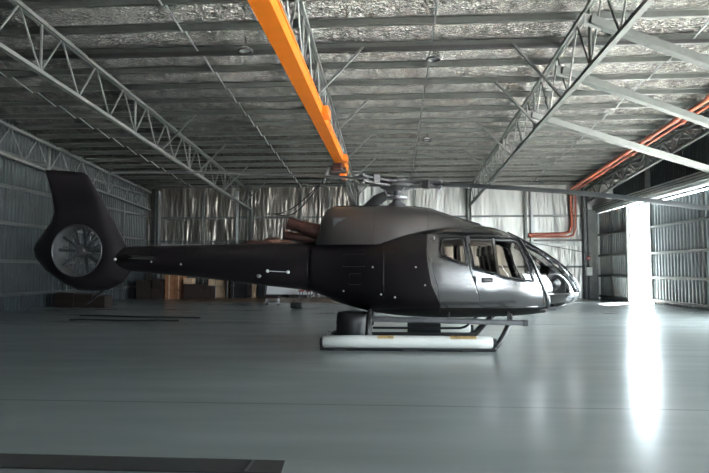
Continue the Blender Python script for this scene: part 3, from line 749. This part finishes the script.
for k, (deg, drop) in enumerate(((-18, ((.5,3.04),(1.4,2.96),(3.17,2.75),(4.4,2.55),(5.35,2.36))), (222, ((.5,3.12),(1.25,3.07),(3.15,2.95),(5.1,2.76),(5.35,2.73))), (102, ((.5,3.03),(1.2,3.02),(3.7,2.93),(5.35,2.8))))):
    a = math.radians(deg); c, s = math.cos(a), math.sin(a)
    # flex arm: two parallel plates and elastomer block
    for dz in (-.045, .045):
        P = []
        for r, w in ((.05,.16),(.45,.10),(.9,.07)):
            z = 3.05 + dz + (lerp(drop, .9) - 3.05) * max(0, r-.3)/.6
            P += [(hx+c*r-s*q*w, HY+s*r+c*q*w, z+h) for q, h in ((-1,-.02),(1,-.02),(1,.02),(-1,.02))]
        n = 4
        subpart(MB().add(P, [(i*n+j, i*n+(j+1)%n, (i+1)*n+(j+1)%n, (i+1)*n+j) for i in range(2) for j in range(n)] + [(0,1,2,3),(8,9,10,11)]), 'hub_arm', 'hubgrey', hub, heli)
    z9 = lerp(drop, .62)
    subpart(MB().bar((hx+c*.52, HY+s*.52, z9), (hx+c*.68, HY+s*.68, z9), .22, .17), 'damper_block', 'black', hub, heli, bevel=.02)
    P = []; R = [.75,.95,1.2,1.6,2.2,3.0,3.8,4.6,5.1,5.3,5.36]
    for r in R:
        ch = lerp([(.75,.07),(.95,.09),(1.4,.17),(5.1,.17),(5.36,.09)], r); z = spl(list(drop), r); th = lerp([(.75,.045),(1.2,.03),(5.36,.016)], r)
        for q, h in ((-1,0),(-.5,1),(.3,.8),(1,0),(.3,-.6),(-.5,-.8)):
            P.append((hx+c*r+s*q*ch, HY+s*r-c*q*ch, z+h*th - q*ch*(-.12, -.17, .16)[k]))
    n = 6; k_ = len(R)
    bl = part(MB().add(P, [(i*n+j, i*n+(j+1)%n, (i+1)*n+(j+1)%n, (i+1)*n+j) for i in range(k_-1) for j in range(n)] + [tuple(range(n)), tuple(range((k_-1)*n, k_*n))]), 'rotor_blade', 'dkgrey', heli, smooth=True)
    subpart(MB().rev([(.035,-.09),(.035,.09)], (hx+c*.86, HY+s*.86, lerp(drop,.86)), n=12), 'blade_pin', 'grey', bl, heli)

# landing gear
def curve(pts, k=6):
    pts = [Vector(p) for p in pts]; out = []
    for i in range(len(pts)-1):
        p0 = pts[max(i-1,0)]; p1 = pts[i]; p2 = pts[i+1]; p3 = pts[min(i+2, len(pts)-1)]
        for j in range(k):
            t = j/k; out.append(.5*((2*p1)+(-p0+p2)*t+(2*p0-5*p1+4*p2-p3)*t*t+(-p0+3*p1-3*p2+p3)*t**3))
    return out + [pts[-1]]
for s in (-1, 1):
    y = HY + s*1.2
    sk = part(MB().tube(curve([(-1.25,y,.045),(.2,y,.045),(1.60,y,.045),(1.74,y,.07),(1.86,y-s*.05,.2),(2.03,y-s*.3,.42),(2.12,y-s*.6,.56),(2.15,y-s*1.0,.62)]), .05, 10), 'skid_tube', 'black', heli, smooth=True)
    for q in (-.9, .3, 1.3): subpart(MB().box(q-.12, q+.12, y-.06, y+.06, 0, .03), 'skid_shoe', 'rubber', sk, heli)
    part(MB().tube(curve([(-.45,y,.06),(-.43,y-s*.08,.3),(-.42,y-s*.4,.56),(-.42,y-s*.9,.66)]), .045, 10), 'cross_tube', 'black', heli, smooth=True)
    fy = y + (-.02 if s < 0 else .02); X0, X1 = (-1.20, 1.70) if s < 0 else (-1.1, 1.65)
    fl = part(MB().tube([(X0, fy, .155),(X0+.03, fy, .155),(X0+.6, fy, .16),(X1-.4, fy, .158),(X1-.03, fy, .155),(X1, fy, .155)], [.085,.105,.108,.105,.10,.08], 20), 'packed_float', 'floatcover', heli, smooth=True)
    if s < 0:
        for x0, x1 in ((-.25,.02),(.98,1.42)):
            P = []; nn = 8; xs_ = arange(x0, x1, 4)
            for x in xs_:
                for j in range(nn+1):
                    a = math.radians(35+75*j/nn); P.append((x, fy-.1105*math.cos(a), .157+.1105*math.sin(a)))
            subpart(MB().add(P, [(i*(nn+1)+j, i*(nn+1)+j+1, (i+1)*(nn+1)+j+1, (i+1)*(nn+1)+j) for i in range(4) for j in range(nn)]), 'worn_patch', 'tan', fl, heli)
    for xx in (X0-.05, X1+.0):
        subpart(MB().tube([(xx, fy, .15), (xx+.06, fy, .15)], .075, 16), 'end_cap', 'black', fl, heli)
    if s > 0: subpart(MB().tube([(.32,fy,.155),(1.02,fy,.155)], .115, 20), 'strap_sleeve', 'black', fl, heli, smooth=True)
    # boarding step
    sy = HY + s*1.02
    st = part(MB().bar((-.36, sy, .535), (2.3, sy, .475), .16, .085), 'boarding_step', 'dkgrey', heli, bevel=.015)
    subpart(MB().bar((2.24, sy, .476), (2.33, sy, .474), .17, .095), 'step_end_cap', 'black', st, heli, bevel=.01)
    for q in (.95, 2.0): subpart(MB().tube([(q, sy, .5), (q+.08, sy-s*.32, .64)], .02, 8), 'step_bracket', 'black', st, heli)
    part(MB().tube(curve([(-.4,HY+s*.75,.2),(1.1,HY+s*.75,.2),(1.45,HY+s*.75,.22),(1.62,HY+s*.72,.36),(1.8,HY+s*.6,.55)]), .024, 8), 'float_hose', 'black', heli, smooth=True)

# cabin interior
part(MB().box(.7, 2.95, HY-.55, HY+.55, .66, .72), 'cabin_floor', 'black', heli)
part(MB().box(.72, .78, HY-.8, HY+.8, .72, 2.0), 'rear_bulkhead', 'seat', heli, bevel=.05)
def seat(x, y):
    st = part(MB().box(x-.22, x+.24, y-.22, y+.22, .95, 1.08), 'seat', 'seat', heli, bevel=.05)
    P = MB().add([(x-.22,y-.2,1.05),(x-.10,y-.2,1.05),(x-.34,y-.18,1.68),(x-.26,y-.18,1.68),(x-.22,y+.2,1.05),(x-.10,y+.2,1.05),(x-.34,y+.18,1.68),(x-.26,y+.18,1.68)],
             [(0,1,3,2),(4,6,7,5),(0,2,6,4),(1,5,7,3),(2,3,7,6),(0,4,5,1)])
    subpart(P, 'seat_back', 'seat', st, heli, bevel=.03)
    subpart(MB().box(x-.38, x-.29, y-.12, y+.12, 1.66, 1.84), 'headrest', 'seat', st, heli, bevel=.03)
    subpart(MB().box(x-.16, x+.16, y-.16, y+.16, .72, .95), 'seat_base', 'black', st, heli)
for y in (-.62, 0, .62): seat(2.1, HY+y)
for y in (-.66, -.22, .22, .66): seat(1.25, HY+y*.95)
con = part(MB().box(2.75, 2.95, HY-.16, HY+.16, .72, 1.1), 'console', 'black', heli, bevel=.02)
subpart(MB().add([(2.76,HY-.34,.74),(3.22,HY-.30,.80),(3.22,HY-.26,1.22),(2.90,HY-.34,1.46),(2.76,HY+.34,.74),(3.22,HY+.30,.80),(3.22,HY+.26,1.22),(2.90,HY+.34,1.46)],
         [(0,1,2,3),(4,7,6,5),(0,4,5,1),(1,5,6,2),(2,6,7,3),(3,7,4,0)]), 'instrument_panel', 'black', con, heli, bevel=.03)
part(MB().rev([(.03,-.04),(.07,-.03),(.08,.03),(.03,.05)], (3.02, HY-.37, 1.15), 'y', 16), 'landing_lamp', 'alloy', heli, smooth=True)
part(MB().tube(curve([(2.5,HY-.45,.75),(2.45,HY-.45,1.0),(2.42,HY-.45,1.2)]), .016, 8), 'control_stick', 'black', heli)
part(MB().bar((1.38, HY-.86, 1.4), (1.36, HY-.80, 1.98), .06, .07), 'door_pillar', 'black', heli)
part(MB().bar((1.38, HY+.86, 1.4), (1.36, HY+.80, 1.98), .06, .07), 'door_pillar', 'black', heli)
for s in (-1, 1): part(MB().bar((1.86, HY+s*.9, 1.30), (1.80, HY+s*.78, 1.95), .05, .05), 'door_pillar', 'black', heli)

# ------------------------------------------------------------------ black drum trolley under the rear fuselage
root = empty('ground_tug', (-.72, 11.25, 0), 'rounded black drum trolley with tow hook parked beneath the rear fuselage', 'trolley')
part(MB().rev([(.30,.05),(.335,.08),(.34,.2),(.335,.42),(.325,.56),(.29,.60)], (-.72, 11.0, 0), n=32), 'drum', 'black', root, smooth=True)
part(MB().rev([(.337,.13),(.343,.14),(.343,.17),(.337,.18)], (-.72, 11.0, 0), n=32), 'rim_band', 'grey', root, smooth=True)
part(MB().tube([(-1.0, 11.0, .2), (-1.14, 11.0, .2)], .03, 8), 'drawbar', 'dkgrey', root)
hk = [(-1.18+.05*math.cos(t), 11.0, .2+.05*math.sin(t)) for t in arange(0, 2*PI, 12)]
part(MB().tube(hk, .015, 6, cap=False), 'tow_ring', 'alloy', root)
for dx, dy in ((-.2,-.15),(.2,-.15),(0,.22)):
    part(MB().rev([(.05,-.02),(.06,-.015),(.06,.015),(.05,.02)], (-.72+dx, 11.0+dy, .06), 'y', 16), 'wheel', 'rubber', root)

# ------------------------------------------------------------------ things along the back wall
def gx(px, Y): return (px-392.2)*Y/580.0
def boxthing(name, x0, x1, Y, z1, m, label, cat, depth=.6, z0=0, extra=None, group=None):
    root = empty(name, ((x0+x1)/2, Y, z0), label, cat, group)
    part(MB().box(x0, x1, Y-depth/2, Y+depth/2, z0, z1), 'body', m, root, bevel=.012)
    part(MB().box(x0-.01, x1+.01, Y-depth/2-.01, Y+depth/2+.01, z1-.08, z1+.006), 'lid', m, root, bevel=.01)
    return root
# stacked cartons (two columns by three)
cartons = [(-10.70,0),(-10.70,.42),(-10.70,.84),(-10.24,0),(-10.24,.42),(-10.24,.84)]
clab = ['bottom', 'middle', 'top', 'bottom', 'middle', 'top']
for i, (x, z) in enumerate(cartons):
    root = empty('cardboard_carton', (x, 27.6, z), '%s cardboard carton of the %s column in the tall brown stack behind the boom' % (clab[i], 'outer' if i < 3 else 'inner'), 'carton', 'stacked brown cartons')
    part(MB().box(x-.215, x+.215, 27.35, 27.85, z, z+.41), 'carton_body', 'card', root, bevel=.008)
    part(MB().box(x-.03, x+.03, 27.343, 27.352, z+.005, z+.405), 'tape', 'plywood', root)
def crate(x0, x1, z0, z1, Y, label):
    root = empty('storage_crate', ((x0+x1)/2, Y, z0), label, 'crate', 'dark crates along the walls')
    part(MB().box(x0, x1, Y-.3, Y+.3, z0, z1), 'crate_body', 'crate', root, bevel=.01)
    n = max(2, int((z1-z0)/.2))
    for i in range(n):
        z = z0+(z1-z0)*(i+.5)/n; part(MB().box(x0-.005, x1+.005, Y-.325, Y-.3, z-.07, z+.07), 'slat', 'crate', root)
    return root
crate(-12.3, -11.6, 0, .9, 27.6, 'dark crate standing on the floor between wall corner and cartons')
crate(-11.55, -10.98, 0, .55, 27.6, 'low dark crate touching the outer carton column')
crate(-11.5, -11.0, .56, .95, 27.6, 'dark crate lying on top of the low crate by the cartons')
crate(-9.9, -8.95, 0, .72, 27.4, 'wide dark crate standing beside the inner carton column')
crate(-8.93, -8.55, 0, .62, 27.4, 'narrow dark crate at the end of the crate row')
root = boxthing('folded_dust_sheet', -9.95, -9.5, 27.4, .98, 'plywood', 'pale bundle lying on top of the wide dark crate', 'bundle', .4, z0=.725)
# crates by the left wall
crate(-12.5, -11.8, 0, .55, 21.2, 'dark crate by the left wall under the tail fan')
crate(-11.75, -11.1, 0, .5, 21.2, 'dark crate with pale straps, the middle one under the tail fan')
crate(-11.05, -10.6, 0, .42, 21.2, 'small dark crate, the end one under the tail fan')
for x in (-11.6, -11.25): pass
if 0: boxthing('toolbox', -9.95, -9.55, 23.6, .42, 'redstuff', 'small dark red toolbox on the floor beneath the boom', 'toolbox', .35)
# plywood sheets leaning
for i, (px0, px1, z1) in enumerate(((205, 229, .92), (250, 255, .95))):
    Y = 29.0; x0, x1 = gx(px0, Y), gx(px1, Y)
    root = empty('plywood_panel', ((x0+x1)/2, Y, 0), ('wide pale plywood board standing against the back wall', 'narrow upright plywood board beside the black bin')[i], 'board')
    part(MB().add([(x0,Y,0),(x1,Y,0),(x1,Y+.2,z1),(x0,Y+.2,z1),(x0,Y+.03,0),(x1,Y+.03,0),(x1,Y+.23,z1),(x0,Y+.23,z1)], [(0,1,2,3),(4,7,6,5),(0,4,5,1),(3,2,6,7),(0,3,7,4),(1,5,6,2)]), 'board', 'plywood', root)
    part(MB().box(x0, x0+.04, Y-.02, Y+.02, 0, z1*.98), 'edge_batten', 'crate', root)
# wire rack with bright odds and ends
root = empty('wire_rack', (-9.0, 28.2, 0), 'light wire rack holding bright odds and ends behind the crates', 'rack')
for x in (-9.3, -8.7, -8.1, -7.8):
    part(MB().tube([(x, 28.2, 0), (x, 28.2, .98)], .015, 6), 'upright', 'steel_dark', root)
for z in (.6, .98):
    part(MB().box(-9.32, -7.78, 28.05, 28.45, z, z+.02), 'shelf', 'steel', root)
for i in range(9):
    x = -9.2 + i*.16; m = ['white', 'floatcover', 'tan', 'alloy'][i % 4]
    h = .1+.06*((i*7) % 3)
    root = empty('small_can', (x, 28.2, 1.0), '%s can on the top shelf of the wire rack' % (['first', 'second', 'third', 'fourth', 'fifth', 'sixth', 'seventh', 'eighth', 'ninth'][i] + ' small pale'), 'can', 'small cans on the wire rack')
    part(MB().rev([(.045,1.002),(.045,1.0+h)], (x, 28.2, 0), n=12), 'can_body', m, root)
    part(MB().rev([(.03,1.0+h),(.03,1.02+h)], (x, 28.2, 0), n=12), 'cap', 'black', root)
# dark cabinet
boxthing('steel_cabinet', gx(230, 28.8), gx(248, 28.8), 28.8, .98, 'black', 'dark low steel cabinet against the back wall between the plywood boards', 'cabinet', .5)
# black wheelie bin
x = gx(261.5, 28); root = empty('waste_bin', (x, 28, 0), 'black waste bin with lid standing before the long white bench', 'bin')
part(MB().add([(x-.15,27.85,0),(x+.15,27.85,0),(x+.15,28.15,0),(x-.15,28.15,0),(x-.2,27.8,.62),(x+.2,27.8,.62),(x+.2,28.2,.62),(x-.2,28.2,.62)], [(0,3,2,1),(4,5,6,7),(0,1,5,4),(1,2,6,5),(2,3,7,6),(3,0,4,7)]), 'bin_body', 'black', root, bevel=.02)
part(MB().box(x-.22, x+.22, 27.78, 28.22, .62, .68), 'bin_lid', 'black', root, bevel=.02)
# long white bench
x0, x1 = gx(264, 29.2), gx(312, 29.2)
root = empty('work_bench', ((x0+x1)/2, 29.2, 0), 'long white bench standing along the back wall below the boom', 'bench')
part(MB().box(x0, x1, 28.9, 29.5, .16, .78), 'bench_body', 'white', root, bevel=.03)
part(MB().box(x0-.04, x1+.04, 28.86, 29.54, .78, .83), 'bench_top', 'white', root, bevel=.01)
for x in (x0+.1, (x0+x1)/2, x1-.1): part(MB().box(x-.05, x+.05, 28.95, 29.45, 0, .16), 'foot', 'black', root)
# small red stools in front of it
for i, px in enumerate((301, 309, 319)):
    Y = 28.3; x = gx(px, Y)
    root = empty('red_stool', (x, Y, 0), ['small red stool nearest to the white bench', 'small red stool in the middle of the row by the bench', 'small red stool farthest along the row from the bin'][i], 'stool', 'small red stools')
    part(MB().rev([(.13,.33),(.15,.35),(.15,.38),(.13,.4)], (x, Y, 0), n=16), 'seat', 'redstuff', root, smooth=True)
    for q in (0, 1, 2, 3):
        a = PI/4+q*PI/2; part(MB().tube([(x+.08*math.cos(a), Y+.08*math.sin(a), .34), (x+.13*math.cos(a), Y+.13*math.sin(a), 0)], .012, 6), 'leg', 'dkgrey', root)
# low padded stool/cart on the floor, and a folded black bag
Y = 22.8; x = gx(272, Y)
root = empty('mechanic_stool', (x, Y, 0), 'low dark padded stool on castors standing on the floor below the boom', 'stool')
part(MB().box(x-.29, x+.29, Y-.18, Y+.18, .27, .38), 'pad', 'crate', root, bevel=.04)
for sx in (-1, 1):
    for sy in (-1, 1):
        part(MB().tube([(x+sx*.22, Y+sy*.12, .28), (x+sx*.24, Y+sy*.14, .06)], .014, 6), 'leg', 'grey', root)
        part(MB().rev([(.03,-.015),(.035,0),(.03,.015)], (x+sx*.24, Y+sy*.14, .035), 'y', 12), 'castor', 'rubber', root)
part(MB().box(x-.24, x+.24, Y-.13, Y+.13, .12, .14), 'tray', 'dkgrey', root)
Y = 20.8; x = gx(296, Y)
root = empty('kit_bag', (x, Y, 0), 'small black kit bag lying on the floor to the right of the padded stool', 'bag')
part(MB().rev([(.05,-.2),(.1,-.19),(.12,0),(.1,.19),(.05,.2)], (x, Y, .12), 'x', 14), 'bag_body', 'black', root, smooth=True)
part(MB().tube(curve([(x-.1,Y-.05,.2),(x-.05,Y-.06,.3),(x+.06,Y-.06,.3),(x+.1,Y-.05,.2)]), .012, 6), 'bag_handle', 'rubber', root, smooth=True)
part(MB().box(x+.02, x+.24, Y-.16, Y+.02, 0, .07), 'side_pocket', 'black', root, bevel=.02)
# brown tarp heap above back ledge seen over the boom
root = None
P = []; nx, ny = 24, 8; x0, x1 = -8.0, -4.3
for j in range(ny+1):
    for i in range(nx+1):
        u, v = i/nx, j/ny; h = .62*math.sin(PI*u)**.6*math.sin(PI*v)**.5
        h *= .75+.5*noise.noise(Vector((u*6, v*3, 1.3)))
        P.append((x0+(x1-x0)*u, 28.75+.8*v, 2.46+max(0, h)))
mb = MB().add(P, [(j*(nx+1)+i, j*(nx+1)+i+1, (j+1)*(nx+1)+i+1, (j+1)*(nx+1)+i) for i in range(nx) for j in range(ny)])
tp = mb.build('tarpaulin', 'tarp', smooth=True); tag(tp, 'crumpled brown tarpaulin on the high shelf behind the exhaust', 'tarpaulin')
root = empty('wall_shelf', (-6.15, 29.3, 2.4), 'high steel shelf bracketed to the back wall carrying the brown tarpaulin', 'shelf')
part(MB().box(-8.1, -4.2, 28.7, 29.65, 2.38, 2.45), 'shelf_board', 'steel_dark', root)
for x in (-8.05, -6.15, -4.25):
    part(MB().bar((x, 28.8, 2.38), (x, 29.72, 1.9), .05, .05).box(x-.03, x+.03, 29.68, 29.74, 1.85, 2.38), 'bracket', 'steel_dark', root)

# ------------------------------------------------------------------ floor marks
root = empty('floor_mat', (-3.0, 4.15, 0), 'long black rubber mat lying on the floor at the bottom edge', 'mat')
part(MB().add([(-5.6,3.98,0),(-.76,3.99,0),(-.78,4.25,0),(-5.6,4.30,0),(-5.6,3.98,.012),(-.76,3.99,.012),(-.78,4.25,.012),(-5.6,4.30,.012)],
    [(0,3,2,1),(4,5,6,7),(0,1,5,4),(1,2,6,5),(2,3,7,6),(3,0,4,7)]), 'mat_body', 'rubber', root)
part(MB().box(-1.02, -1.0, 4.0, 4.24, .012, .016), 'joint_tape', 'dkgrey', root)
for p, q, lab in (((-9.42,17.07), (-5.5,16.4), 'longer black hose lying on the floor beneath the boom'), ((-8.9,15.6), (-5.77,15.45), 'shorter black hose lying on the floor beneath the boom, the closer one')):
    pts = [(p[0]+(q[0]-p[0])*t, p[1]+(q[1]-p[1])*t+.06*math.sin(t*9), .02) for t in arange(0, 1, 16)]
    tag(MB().tube(pts, .02, 6).build('floor_hose', 'rubber', smooth=True), lab, 'hose')
